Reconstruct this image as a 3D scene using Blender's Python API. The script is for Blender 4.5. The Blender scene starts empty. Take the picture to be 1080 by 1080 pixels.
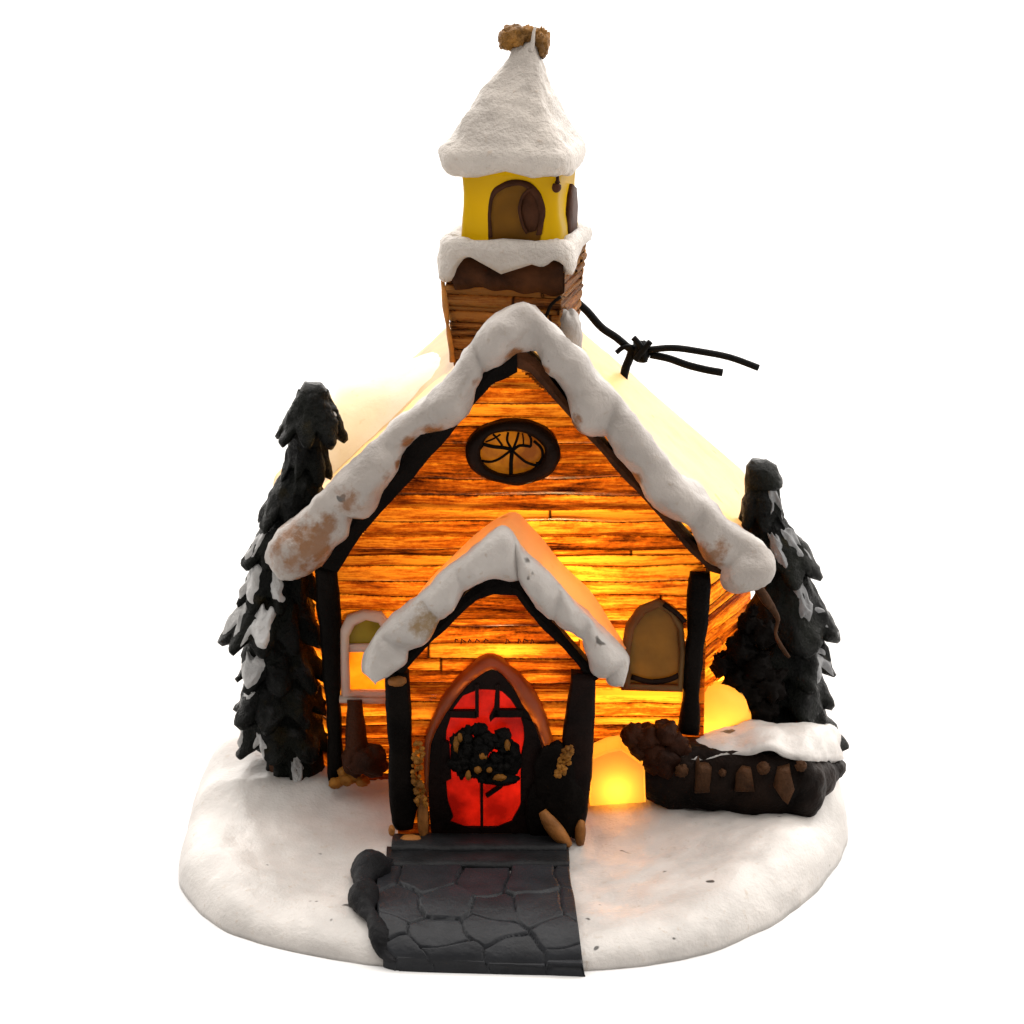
import bpy, math, random
from mathutils import Vector, Matrix, noise
S = 0.025                       # metres per build unit: the ornament is about 22 cm tall
sc = bpy.context.scene
COL = sc.collection
V = Vector
pi = math.pi
# ------------------------------------------------------------------ camera
PITCH, DIST = math.radians(16), 30.0
TGT = V((0, 0, 3.755))
cF = V((0, math.cos(PITCH), -math.sin(PITCH))); cU = V((0, math.sin(PITCH), math.cos(PITCH)))
CAM = TGT - cF * DIST
cam = bpy.data.objects.new('camera', bpy.data.cameras.new('camera')); COL.objects.link(cam)
cam.data.sensor_width = 36; cam.data.lens = 36 * DIST / 10.8
cam.data.clip_start = 0.01; cam.data.clip_end = 100
cam.location = CAM * S; cam.rotation_euler = (pi / 2 - PITCH, 0, 0)
sc.camera = cam

def ray(px, py):
    return cF * DIST + V(((px - 540) / 100, 0, 0)) + cU * ((540 - py) / 100)
def P(px, py, Y):               # a point measured on the photograph, taken at depth Y
    d = ray(px, py); return CAM + d * ((Y - CAM.y) / d.y)
def PL(pts, Y): return [P(a, b, Y) for a, b in pts]
def P0(px, py, z=0):
    d = ray(px, py); return CAM + d * ((z - CAM.z) / d.z)

def lerp(a, b, t): return a + (b - a) * t
def sm(t):
    t = max(0, min(1, t)); return t * t * (3 - 2 * t)
def nz(p, s, o=0): return noise.noise(V(p) * s + V((o * 7.3, o * 3.1, o * 5.7)))
def fbm(p, s, o=0, n=4):
    r, a = 0, 1.0
    for i in range(n):
        r += a * nz(p, s, o + i); s *= 2.05; a *= .52
    return r
def resample(pl, n):
    pl = [V(p) for p in pl]; L = [0]
    for a, b in zip(pl, pl[1:]): L.append(L[-1] + (b - a).length)
    out = []; k = 0
    for i in range(n):
        t = L[-1] * i / (n - 1)
        while k < len(pl) - 2 and L[k + 1] < t: k += 1
        d = L[k + 1] - L[k]
        out.append(pl[k].lerp(pl[k + 1], (t - L[k]) / d if d > 1e-9 else 0))
    return out
def spline(pl, n, closed=False):          # Catmull-Rom, then even spacing
    pl = [V(p) for p in pl]; m = len(pl); out = []
    rng = range(m if closed else m - 1)
    for i in rng:
        g = lambda k: pl[k % m] if closed else pl[max(0, min(m - 1, k))]
        a, b, c, d = g(i - 1), g(i), g(i + 1), g(i + 2)
        for k in range(12):
            t = k / 12
            out.append(.5 * ((2 * b) + (c - a) * t + (2 * a - 5 * b + 4 * c - d) * t * t + (3 * b - a - 3 * c + d) * t ** 3))
    out.append(pl[0].copy() if closed else pl[-1])
    r = resample(out, n + 1 if closed else n)
    return r[:-1] if closed else r

# ------------------------------------------------------------------ mesh building
class MB:
    def __init__(s): s.v = []; s.f = []; s.uv = {}; s.rnd = {}
    def add(s, p): s.v.append(V(p)); return len(s.v) - 1
    def grid(s, rows, cu=False, cv=False, flip=False):
        n, m = len(rows), len(rows[0]); o = len(s.v)
        for r in rows:
            for p in r: s.v.append(V(p))
        for i in range(n if cu else n - 1):
            for j in range(m if cv else m - 1):
                a = o + i * m + j; b = o + i * m + (j + 1) % m
                c = o + ((i + 1) % n) * m + (j + 1) % m; d = o + ((i + 1) % n) * m + j
                s.f.append((a, d, c, b) if flip else (a, b, c, d))
        return o
    def fan(s, idx, flip=False):
        c = s.add(sum((s.v[i] for i in idx), V()) / len(idx))
        for a, b in zip(idx, idx[1:] + idx[:1]): s.f.append((c, b, a) if flip else (c, a, b))
    def prism(s, poly, back, bev=0.0):     # closed polygon (front), extruded by vector back
        poly = [V(p) for p in poly]; n = len(poly); c = sum(poly, V()) / n
        rings = []
        if bev: rings.append([lerp(p, c, min(.5, bev / max(1e-6, (p - c).length))) for p in poly])
        rings.append([p + (back.normalized() * bev if bev else V()) for p in poly]); rings.append([p + back for p in poly])
        o = s.grid(rings, cv=True)
        s.fan([o + i for i in range(n)]); s.fan([o + (len(rings) - 1) * n + i for i in range(n)], True)
    def tube(s, pts, r, k=10, cap=True, sq=1.0, n=None):
        pts = [V(p) for p in pts]
        if n: pts = spline(pts, n)
        rows = []; up = V((0.13, .2, 1)).normalized()
        for i, p in enumerate(pts):
            t = (pts[min(i + 1, len(pts) - 1)] - pts[max(i - 1, 0)]).normalized()
            a = t.cross(up)
            if a.length < .05: a = t.cross(V((1, 0, 0)))
            a.normalize(); b = a.cross(t).normalized()
            rr = r(i / (len(pts) - 1)) if callable(r) else r
            rows.append([p + (a * math.cos(2 * pi * q / k) + b * math.sin(2 * pi * q / k) * sq) * rr for q in range(k)])
        o = s.grid(rows, cv=True)
        if cap: s.fan([o + q for q in range(k)], True); s.fan([o + (len(rows) - 1) * k + q for q in range(k)])
    def lump(s, c, r, amp=.2, fr=2.0, seed=0, nu=20, nv=14):   # an irregular rounded lump
        c = V(c); r = V(r) if not isinstance(r, (int, float)) else V((r, r, r)); rows = []
        for i in range(nv + 1):
            th = pi * (i + .001) / (nv + .002); row = []
            for j in range(nu):
                ph = 2 * pi * j / nu
                d = V((math.sin(th) * math.cos(ph), math.sin(th) * math.sin(ph), math.cos(th)))
                k = 1 + amp * fbm(d, fr, seed, 3)
                row.append(c + V((d.x * r.x, d.y * r.y, d.z * r.z)) * k)
            rows.append(row)
        s.grid(rows, cv=True, flip=True)
    def box(s, a, b):
        a, b = V(a), V(b)
        s.prism([V((a.x, a.y, a.z)), V((b.x, a.y, a.z)), V((b.x, a.y, b.z)), V((a.x, a.y, b.z))], V((0, b.y - a.y, 0)), .015)
    def roughen(s, amp, scale, seed=0, n=4):
        me = bpy.data.meshes.new('tmp'); me.from_pydata(s.v, [], s.f); me.update()
        nn = [v.normal.copy() for v in me.vertices]; bpy.data.meshes.remove(me)
        s.v = [p + q * amp * fbm(p, scale, seed, n) for p, q in zip(s.v, nn)]
    def build(s, name, mat, parent=None, smooth=True, label=None, recalc=True):
        me = bpy.data.meshes.new(name); me.from_pydata([tuple(p * S) for p in s.v], [], s.f)
        if s.uv:
            l1 = me.uv_layers.new(name='UVMap'); l2 = me.uv_layers.new(name='board')
            for fi, p in enumerate(me.polygons):
                if fi in s.uv:
                    for q, li in enumerate(p.loop_indices):
                        l1.data[li].uv = s.uv[fi][q]; l2.data[li].uv = s.rnd[fi][q]
        if smooth:
            for p in me.polygons: p.use_smooth = True
        me.materials.append(mat); me.update()
        if recalc:
            import bmesh
            bm = bmesh.new(); bm.from_mesh(me)
            bmesh.ops.remove_doubles(bm, verts=bm.verts, dist=1e-6) if not s.uv else None
            bmesh.ops.recalc_face_normals(bm, faces=bm.faces); bm.to_mesh(me); bm.free()
        o = bpy.data.objects.new(name, me); COL.objects.link(o)
        if parent: o.parent = parent
        if label: o['label'] = label
        return o

# ------------------------------------------------------------------ materials
class NT:
    def __init__(s, name):
        s.m = bpy.data.materials.new(name); s.m.use_nodes = True; s.t = s.m.node_tree; s.t.nodes.clear()
    def n(s, typ, ins=None, **kw):
        nd = s.t.nodes.new(typ)
        for k, v in kw.items(): setattr(nd, k, v)
        for k, v in (ins or {}).items():
            if hasattr(v, 'node'): s.t.links.new(v, nd.inputs[k])
            else: nd.inputs[k].default_value = v
        return nd
    def math(s, op, a, b=0.0, clamp=False):
        return s.n('ShaderNodeMath', {0: a, 1: b}, operation=op, use_clamp=clamp).outputs[0]
    def pos(s, sx=1, sy=1, sz=1):
        c = s.n('ShaderNodeTexCoord').outputs['Object']
        return s.n('ShaderNodeVectorMath', {0: c, 1: (sx / S, sy / S, sz / S)}, operation='MULTIPLY').outputs[0]
    def noise(s, vec, scale, detail=4, rough=.55):
        return s.n('ShaderNodeTexNoise', {'Vector': vec, 'Scale': scale, 'Detail': detail, 'Roughness': rough}).outputs['Fac']
    def ramp(s, fac, stops):
        nd = s.n('ShaderNodeValToRGB', {'Fac': fac}); e = nd.color_ramp.elements
        while len(e) < len(stops): e.new(.5)
        for k, (p, c) in enumerate(stops):
            e[k].position = p; e[k].color = (*c, 1) if len(c) == 3 else c
        return nd.outputs['Color']
    def mix(s, fac, a, b):
        return s.n('ShaderNodeMix', {0: fac, 6: a if hasattr(a, 'node') else (*a, 1), 7: b if hasattr(b, 'node') else (*b, 1)}, data_type='RGBA').outputs[2]
    def bump(s, h, st, d=.02): return s.n('ShaderNodeBump', {'Height': h, 'Strength': st, 'Distance': d * S}).outputs[0]
    def pr(s, col, rough=.5, spec=.4, nrm=None, **k):
        ins = {'Base Color': col if hasattr(col, 'node') else (*col, 1), 'Roughness': rough, 'Specular IOR Level': spec}
        if nrm is not None: ins['Normal'] = nrm
        ins.update(k)
        return s.n('ShaderNodeBsdfPrincipled', ins).outputs[0]
    def trans(s, sh, col, fac, nrm=None):
        ins = {'Color': col if hasattr(col, 'node') else (*col, 1)}
        if nrm is not None: ins['Normal'] = nrm
        t = s.n('ShaderNodeBsdfTranslucent', ins).outputs[0]
        return s.n('ShaderNodeMixShader', {0: fac, 1: sh, 2: t}).outputs[0]
    def out(s, sh): s.n('ShaderNodeOutputMaterial', {'Surface': sh}); return s.m
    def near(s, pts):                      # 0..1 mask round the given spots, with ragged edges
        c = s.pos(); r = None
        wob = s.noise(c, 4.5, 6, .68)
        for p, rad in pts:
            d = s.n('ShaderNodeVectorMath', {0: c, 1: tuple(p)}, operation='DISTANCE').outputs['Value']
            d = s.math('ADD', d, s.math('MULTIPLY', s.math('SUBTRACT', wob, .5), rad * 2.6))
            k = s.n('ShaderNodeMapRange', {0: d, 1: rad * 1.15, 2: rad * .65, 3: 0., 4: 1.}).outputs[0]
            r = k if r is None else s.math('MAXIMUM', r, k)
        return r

def snow_mat(name, col=(.40, .372, .347), tr=0.0, trcol=(.95, .8, .5), spots=(), grain=.35, dark=(.16, .075, .028)):
    m = NT(name); c = m.pos()
    n1 = m.noise(c, 1.6, 5); n2 = m.noise(c, 9, 5, .65); n3 = m.noise(c, 26, 3)
    base = m.mix(m.n('ShaderNodeMapRange', {0: n1, 1: .38, 2: .66}).outputs[0], tuple(q * .86 for q in col), tuple(min(1, q * 1.1) for q in col))
    base = m.mix(m.n('ShaderNodeMapRange', {0: n2, 1: .60, 2: .74}).outputs[0], base, (col[0] * .80, col[1] * .72, col[2] * .64))
    speck = m.n('ShaderNodeMapRange', {0: m.noise(c, 4.2, 2, .4), 1: .735, 2: .76}).outputs[0]
    base = m.mix(speck, base, (.05, .045, .04))
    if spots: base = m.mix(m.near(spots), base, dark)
    h = m.math('ADD', m.math('MULTIPLY', n2, .8), m.math('MULTIPLY', n3, .4))
    b = m.bump(h, grain, .07)
    sh = m.pr(base, .38, .45, b)
    if tr: sh = m.trans(sh, trcol, tr)
    return m.out(sh)

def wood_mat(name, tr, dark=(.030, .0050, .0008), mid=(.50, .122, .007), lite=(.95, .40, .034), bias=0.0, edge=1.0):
    m = NT(name)
    uv = m.n('ShaderNodeUVMap', uv_map='UVMap').outputs[0]; bd = m.n('ShaderNodeUVMap', uv_map='board').outputs[0]
    xy = m.n('ShaderNodeSeparateXYZ', {0: uv}); rb = m.n('ShaderNodeSeparateXYZ', {0: bd})
    u, v = xy.outputs[0], xy.outputs[1]; r, e = rb.outputs[0], rb.outputs[1]
    vec = lambda su, sv: m.n('ShaderNodeCombineXYZ', {0: m.math('MULTIPLY', u, su), 1: m.math('MULTIPLY', v, sv), 2: m.math('MULTIPLY', r, 71.0)}).outputs[0]
    s1 = m.noise(vec(1.1, 1.0), 1.25, 5, .6); s2 = m.noise(vec(2.2, 4.5), 1.5, 4, .6); s3 = m.noise(vec(9, 3), 2.2, 4, .7)
    t = m.math('ADD', m.math('MULTIPLY', s1, .62), m.math('MULTIPLY', s2, .50))
    t = m.math('ADD', t, m.math('MULTIPLY', m.math('SUBTRACT', r, .5), .20))
    t = m.math('ADD', t, m.math('MULTIPLY', m.math('SUBTRACT', s3, .5), .26))
    t = m.math('ADD', t, bias)
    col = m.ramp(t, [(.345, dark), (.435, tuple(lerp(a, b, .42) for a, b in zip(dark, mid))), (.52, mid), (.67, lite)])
    # burnt dark groove along both long edges and the ends of each board
    ed = m.math('SUBTRACT', 1.0, m.math('ABSOLUTE', m.math('SUBTRACT', m.math('MULTIPLY', v, 2.0), 1.0)))
    ed = m.math('ADD', ed, m.math('MULTIPLY', m.math('SUBTRACT', s3, .5), .34))
    g = m.n('ShaderNodeMapRange', {0: ed, 1: .04, 2: .20}).outputs[0]
    g2 = m.n('ShaderNodeMapRange', {0: e, 1: .004, 2: .026}).outputs[0]
    g = m.math('ADD', m.math('MULTIPLY', m.math('MULTIPLY', g, g2), edge), 1 - edge)
    col = m.mix(g, tuple(q * .45 for q in dark), col)
    b = m.bump(m.math('ADD', s2, m.math('MULTIPLY', s3, .6)), .6, .06)
    sh = m.pr(m.n('ShaderNodeVectorMath', {0: col, 1: (.5, .5, .5)}, operation='MULTIPLY').outputs[0], .5, .1, b)
    return m.out(m.trans(sh, col, tr))

def plain_mat(name, col, rough=.5, spec=.35, var=.35, fr=3.0, bump=.4, tr=0, trcol=None, bfr=8, spots=(), spotcol=(.3, .2, .1)):
    m = NT(name); c = m.pos(); n1 = m.noise(c, fr, 5); n2 = m.noise(c, bfr, 5, .65)
    base = m.mix(m.n('ShaderNodeMapRange', {0: n1, 1: .35, 2: .65}).outputs[0], tuple(q * (1 - var) for q in col), tuple(min(1, q * (1 + var)) for q in col))
    if spots: base = m.mix(m.near(spots), base, spotcol)
    sh = m.pr(base, rough, spec, m.bump(n2, bump, .06))
    if tr: sh = m.trans(sh, trcol or col, tr)
    return m.out(sh)

def pine_mat():
    m = NT('painted_pine'); c = m.pos(); n1 = m.noise(c, 2.2, 5); n2 = m.noise(c, 9, 5, .7)
    base = m.mix(m.n('ShaderNodeMapRange', {0: n1, 1: .4, 2: .62}).outputs[0], (.0016, .0018, .0016), (.0045, .0052, .0036))
    base = m.mix(m.n('ShaderNodeMapRange', {0: m.noise(c, 3.1, 4), 1: .60, 2: .72}).outputs[0], base, (.011, .0085, .003))
    # grey highlights painted into the colour of upward faces, in ragged strokes
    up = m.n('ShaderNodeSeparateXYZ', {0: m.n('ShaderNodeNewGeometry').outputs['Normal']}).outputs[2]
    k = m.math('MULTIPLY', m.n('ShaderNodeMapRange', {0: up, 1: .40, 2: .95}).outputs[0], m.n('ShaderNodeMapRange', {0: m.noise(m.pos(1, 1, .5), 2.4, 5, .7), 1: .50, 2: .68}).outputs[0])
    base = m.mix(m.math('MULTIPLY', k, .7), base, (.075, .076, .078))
    return m.out(m.pr(base, .22, .07, m.bump(n2, .8, .10)))

def glass_mat(name, col, tr, var=.25, dk=None):
    m = NT(name); c = m.pos(); n1 = m.noise(c, 3.0, 4)
    col2 = dk or tuple(q * (1 - var) for q in col)
    base = m.mix(m.n('ShaderNodeMapRange', {0: n1, 1: .35, 2: .66}).outputs[0], col2, col)
    sh = m.pr(m.n('ShaderNodeVectorMath', {0: base, 1: (.5, .5, .5)}, operation='MULTIPLY').outputs[0], .3, .12, m.bump(m.noise(c, 5, 3), .25, .05))
    return m.out(m.trans(sh, base, tr))

M = {}
M['snow_base'] = snow_mat('base_snow', (.45, .423, .398), grain=.25)
M['roof_snow'] = snow_mat('roof_snow', (.45, .36, .22), .40, (.95, .72, .36), grain=.15)
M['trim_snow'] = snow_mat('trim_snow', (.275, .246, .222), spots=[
    (P(322, 578, -.45), .34), (P(372, 526, -.5), .17), (P(457, 447, -.45), .13), (P(603, 452, -.4), .13), (P(648, 500, -.4), .12), (P(748, 582, -.45), .20), (P(348, 552, -.5), .12), (P(543, 372, -.4), .13), (P(404, 497, -.5), .10), (P(430, 468, -.5), .09), (P(696, 548, -.45), .09), (P(376, 545, -.5), .09), (P(420, 490, -.5), .07), (P(498, 400, -.5), .08), (P(612, 440, -.5), .08), (P(672, 505, -.5), .08), (P(728, 572, -.5), .09), (P(574, 392, -.5), .06)], dark=(.15, .07, .03))  # brown bare spots, plus shade painted into the creases under the lumps
M['porch_snow'] = snow_mat('porch_snow', (.34, .315, .292), .06, (.95, .5, .15), spots=[(P(447, 655, -1.15), .17), (P(645, 705, -1.1), .10)], dark=(.17, .11, .05))
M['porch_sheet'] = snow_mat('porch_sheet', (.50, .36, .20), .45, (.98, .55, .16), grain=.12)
M['cap_snow'] = snow_mat('cap_snow', (.40, .358, .318), grain=.8)
M['drift_snow'] = snow_mat('drift_snow', (.70, .67, .60), .30, (.98, .90, .45), grain=.12)
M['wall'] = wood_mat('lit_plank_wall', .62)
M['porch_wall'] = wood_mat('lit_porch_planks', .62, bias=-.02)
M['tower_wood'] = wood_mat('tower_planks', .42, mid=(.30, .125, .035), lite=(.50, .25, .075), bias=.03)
M['black'] = plain_mat('black_timber', (.0035, .0025, .0020), .5, .03, .4, 2.5, .5)
M['board'] = plain_mat('brown_board', (.040, .014, .005), .5, .06, .75, 2.2, .5)
M['frame_brown'] = plain_mat('brown_frame', (.11, .034, .007), .4, .4, .45, 3, .4, tr=.42, trcol=(.65, .19, .02))
M['door_dark'] = plain_mat('dark_door_wood', (.0055, .0020, .0013), .5, .06, .5, 3, .4)
M['round_frame'] = plain_mat('round_frame', (.009, .0035, .0018), .5, .06, .5, 3, .4)
M['amber'] = glass_mat('amber_glass', (.34, .165, .012), .40, dk=(.14, .05, .006))
M['olive'] = glass_mat('olive_glass', (.38, .22, .032), .34)
M['yellow_pane'] = glass_mat('yellow_pane', (.98, .70, .12), .75, dk=(.9, .42, .04))
M['olive_pane'] = glass_mat('olive_green_pane', (.42, .36, .03), .35)
M['pale_frame'] = plain_mat('pale_frame', (.44, .38, .33), .45, .35, .12, 3, .3, tr=.35, trcol=(.9, .6, .25))
M['olive_frame'] = plain_mat('olive_frame', (.10, .058, .020), .45, .1, .3, 3, .3, tr=.30, trcol=(.6, .25, .03))
M['red'] = glass_mat('red_glass', (.46, .013, .008), .46, dk=(.15, .0035, .0025))
M['yellow'] = plain_mat('yellow_belfry', (.24, .160, .002), .35, .10, .12, 1.5, .12, tr=.42, trcol=(.85, .60, .008))
M['belfry_pane'] = plain_mat('belfry_pane', (.13, .056, .004), .4, .08, .2, 3, .2, tr=.2, trcol=(.5, .28, .04))
M['belfry_dark'] = plain_mat('belfry_dark', (.035, .012, .005), .5, .06, .4, 4, .3)
M['gold'] = plain_mat('gold_finial', (.20, .092, .018), .42, .2, .5, 5, 1.0, bfr=14)
M['garland'] = plain_mat('gold_garland', (.26, .11, .015), .4, .2, .5, 6, .8, bfr=12, tr=.3, trcol=(.8, .4, .05))
M['wreath'] = plain_mat('dark_wreath', (.0035, .003, .0026), .5, .06, .5, 6, .8, bfr=14)
M['berry'] = plain_mat('gold_berry', (.16, .062, .008), .4, .12, .3, 8, .3)
M['slate'] = plain_mat('slate_path', (.0155, .0165, .0190), .40, .16, .22, 2.2, .25, bfr=12)
M['slate_lite'] = plain_mat('edge_stone', (.010, .010, .011), .5, .06, .6, 2.2, .6, bfr=9)
M['step'] = plain_mat('dark_step', (.013, .0134, .0145), .45, .12, .3, 3, .4)
M['rock'] = plain_mat('dark_brown_rock', (.008, .0042, .0028), .5, .06, .7, 1.8, .8, bfr=5)
M['rock_lite'] = plain_mat('brown_rock', (.045, .020, .009), .5, .06, .5, 4, .8, bfr=8)
M['bush'] = plain_mat('brown_bush', (.022, .0065, .0025), .5, .06, .5, 2.5, .8, bfr=6)
M['glow'] = plain_mat('thin_resin', (.62, .40, .11), .45, .1, .12, 2, .15, tr=.60, trcol=(.98, .56, .09))
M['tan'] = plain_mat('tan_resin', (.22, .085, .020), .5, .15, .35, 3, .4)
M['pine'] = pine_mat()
M['lit_edge'] = plain_mat('lit_edge', (.36, .15, .03), .45, .2, .4, 3, .4)  # glow along the tower edge, put into an orange colour
M['pine_snow'] = snow_mat('pine_snow', (.34, .335, .33), grain=.7)
M['pine_highlight'] = snow_mat('pine_highlight', (.15, .152, .156), grain=.5)  # soft highlights of the right pine, put into a grey colour
M['cord'] = plain_mat('black_cord', (.003, .003, .003), .5, .06, .3, 6, .3)
M['table'] = None
m = NT('white_table'); tn = m.noise(m.pos(), .6, 3)
M['table'] = m.out(m.pr(m.mix(tn, (.60, .60, .60), (.63, .63, .63)), .9, .1))

# ------------------------------------------------------------------ roots
def prop(o, **k):
    for a, b in k.items(): o[a] = b
    return o
root = bpy.data.objects.new('church_ornament', None); COL.objects.link(root); root.empty_display_size = .02
prop(root, label='snowy log church ornament glowing from inside, with yellow belfry and two dark pines', category='ornament')
RND = random.Random(5)

tb = MB(); N = 48
tb.grid([[V((600 * math.cos(2 * pi * q / N) * k, 600 * math.sin(2 * pi * q / N) * k, 0)) for q in range(N)] for k in (.0005, .02, .2, 1)], cv=True)
tb.fan(list(range(N)))
prop(tb.build('table_surface', M['table']), kind='structure')

# ------------------------------------------------------------------ snow base
foot = [P0(*q) for q in ((190, 918), (199, 950), (236, 981), (300, 1002), (395, 1019), (510, 1024), (613, 1025), (690, 1018), (762, 1001), (830, 966), (874, 925), (893, 880))]
foot = [V((p.x, p.y, 0)) for p in foot] + [V((3.68, 2.4, 0)), V((3.3, 3.4, 0)), V((2, 3.9, 0)), V((0, 4.0, 0)), V((-1.7, 3.8, 0)), V((-2.75, 3.1, 0)), V((-3.2, 2.2, 0)), V((-3.48, 1.35, 0))]
FC = V((0.0, .9, 0))
_f = spline(foot, 720, True); RAD = [0.0] * 720
_ang = sorted(((math.atan2((p - FC).y, (p - FC).x) % (2 * pi), (p - FC).length) for p in _f))
def footR(a):
    a %= 2 * pi; lo, hi = 0, len(_ang)
    while lo < hi:
        mid = (lo + hi) // 2
        if _ang[mid][0] < a: lo = mid + 1
        else: hi = mid
    b = _ang[lo % len(_ang)]; q = _ang[lo - 1]; d = (b[0] - q[0]) % (2 * pi)
    t = ((a - q[0]) % (2 * pi)) / d if d > 1e-9 else 0
    return lerp(q[1], b[1], min(1, t))
def H0(x, y):
    h = .38 + .02 * y + .36 * math.exp(y / .42) if y < 0 else .74 + .10 * min(y, 1.0) - .16 * max(0, y - 1.0)
    h += (.20 * sm((x - 1.3) / 1.4) + .10 * sm((-x - 2.0) / 1.2)) * sm((-y - .3) / .8)
    return h + .05 * fbm((x, y, 0), .9, 3, 3)
def Hgt(x, y):
    d = V((x, y, 0)) - FC; s = d.length / footR(math.atan2(d.y, d.x))
    if s >= 1: return 0.0
    k = max(0, (s - .84) / .16)
    return H0(x, y) * (1 - k ** 2.5) ** .5
def hit(px, py, off=0.0):
    d = ray(px, py).normalized(); t = 24.0
    while t < 42:
        p = CAM + d * t
        if p.z <= Hgt(p.x, p.y) + off:
            lo, hi = t - .01, t
            for _ in range(12):
                md = (lo + hi) / 2; p = CAM + d * md
                if p.z <= Hgt(p.x, p.y) + off: hi = md
                else: lo = md
            return p
        t += .01
    return P0(px, py)
b = MB(); rows = []
NA = 260
for i in range(90):
    s = 1 - (1 - i / 89) ** 1.5; row = []
    for j in range(NA):
        a = 2 * pi * j / NA; R = footR(a); x, y = FC.x + R * s * math.cos(a), FC.y + R * s * math.sin(a)
        k = max(0, (s - .84) / .16)
        z = H0(x, y) * max(0, 1 - k ** 2.5) ** .5
        z += .03 * fbm((x * 1.5, y * 1.5, 2), 1.6, 9) * sm((1 - s) * 5)
        row.append(V((x, y, z)))
    rows.append(row)
o = b.grid(rows, cv=True)
b.roughen(.022, 2.2, 4, 3)
for i in range(len(b.v)):
    if i >= 89 * NA: b.v[i].z = 0
    b.v[i].z = max(0, b.v[i].z)
b.fan([89 * NA + j for j in range(NA)], True)
b.build('snow_base', M['snow_base'], root, label='rounded snow covered base with sloping front')

# ------------------------------------------------------------------ plank walls
def scan(poly, z):
    xs = []
    for (ax, az), (bx, bz) in zip(poly, poly[1:] + poly[:1]):
        if (az > z) != (bz > z): xs.append(ax + (bx - ax) * (z - az) / (bz - az))
    return (min(xs), max(xs)) if len(xs) >= 2 else None
def planks(poly, holes, O, ux, uz, nrm, row_h=.130, seed=1, lmin=2.2, lmax=8, wob=.030, back=None):
    R = random.Random(seed); mb = MB()
    z0 = min(p[1] for p in poly); z1 = max(p[1] for p in poly); z = z0; r = 0; rowz = [z0]
    while rowz[-1] < z1: rowz.append(rowz[-1] + row_h * R.choice((.55, .8, 1.0, 1.2, 1.35)) * R.uniform(.9, 1.1))
    xa0 = min(p[0] for p in poly) - .2; xb0 = max(p[0] for p in poly)
    NV = 5
    for r in range(len(rowz) - 1):
        za, zb = rowz[r], rowz[r + 1]; x = xa0 - R.uniform(0, 1.5)
        while x < xb0:
            xe = x + R.uniform(lmin, lmax); rv = R.random(); off = R.uniform(-.015, .02); tilt = R.uniform(-.012, .012)
            for k in range(NV):
                va, vb = k / NV, (k + 1) / NV
                zz0, zz1 = lerp(za, zb, va), lerp(za, zb, vb); zm = (zz0 + zz1) / 2
                e = scan(poly, zm)
                if not e: continue
                segs = [(max(x, e[0]), min(xe, e[1]))]
                for h in holes:
                    q = scan(h, zm)
                    if q:
                        ns = []
                        for a, c in segs:
                            if q[0] > a: ns.append((a, min(c, q[0])))
                            if q[1] < c: ns.append((max(a, q[1]), c))
                        segs = ns
                for a, c in segs:
                    if c - a < .004: continue
                    nn = max(1, int((c - a) / .16))
                    for i in range(nn):
                        p0, p1 = lerp(a, c, i / nn), lerp(a, c, (i + 1) / nn); idx = []; uvs = []; rn = []
                        for (px_, vv) in ((p0, va), (p1, va), (p1, vb), (p0, vb)):
                            wz = lerp(nz((px_ * 1.3, r, seed), 1.0) , nz((px_ * 1.3, r + 1, seed), 1.0), vv) * wob
                            dep = off + tilt * (vv - .5) - .05 * abs(2 * vv - 1) ** 4
                            lip = 1 if (k == 0 and vv == 0) else 0
                            idx.append(mb.add(O + ux * px_ + uz * (lerp(za, zb, vv) + wz - .03 * lip) + nrm * (dep - .035 * lip)))
                            uvs.append((px_ - x, vv)); rn.append((rv, min(px_ - x, xe - px_)))
                        mb.f.append(tuple(idx)); mb.uv[len(mb.f) - 1] = uvs; mb.rnd[len(mb.f) - 1] = rn
            x = xe
    return mb
XZ = lambda pts, Y: [(p.x, p.z) for p in PL(pts, Y)]
X, Y_, Z = V((1, 0, 0)), V((0, 1, 0)), V((0, 0, 1))
def ell(cx, cy, rx, ry, n=40, a0=0, a1=2 * pi): return [(cx + rx * math.cos(a0 + (a1 - a0) * i / n), cy + ry * math.sin(a0 + (a1 - a0) * i / n)) for i in range(n + (0 if abs(a1 - a0 - 2 * pi) < 1e-6 else 1))]

front_poly = [(348, 836), (350, 600), (420, 520), (500, 425), (543, 384), (590, 425), (680, 525), (746, 604), (742, 790), (740, 836)]
hole_round = ell(541, 478, 42, 27)
hole_lw = [(368, 732), (367, 672), (383, 652), (402, 652), (412, 670), (412, 732)]
hole_rw = [(666, 722), (664, 668), (690, 640), (714, 655), (718, 722)]
hole_porch = [(440, 840), (440, 720), (535, 610), (612, 720), (612, 840)]
fw = planks(XZ(front_poly, 0), [XZ(h, 0) for h in (hole_round, hole_lw, hole_rw, hole_porch)], V((0, 0, 0)), X, Z, -Y_, seed=3)
fw.build('front_wall', M['wall'], root, smooth=False, recalc=False)

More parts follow.
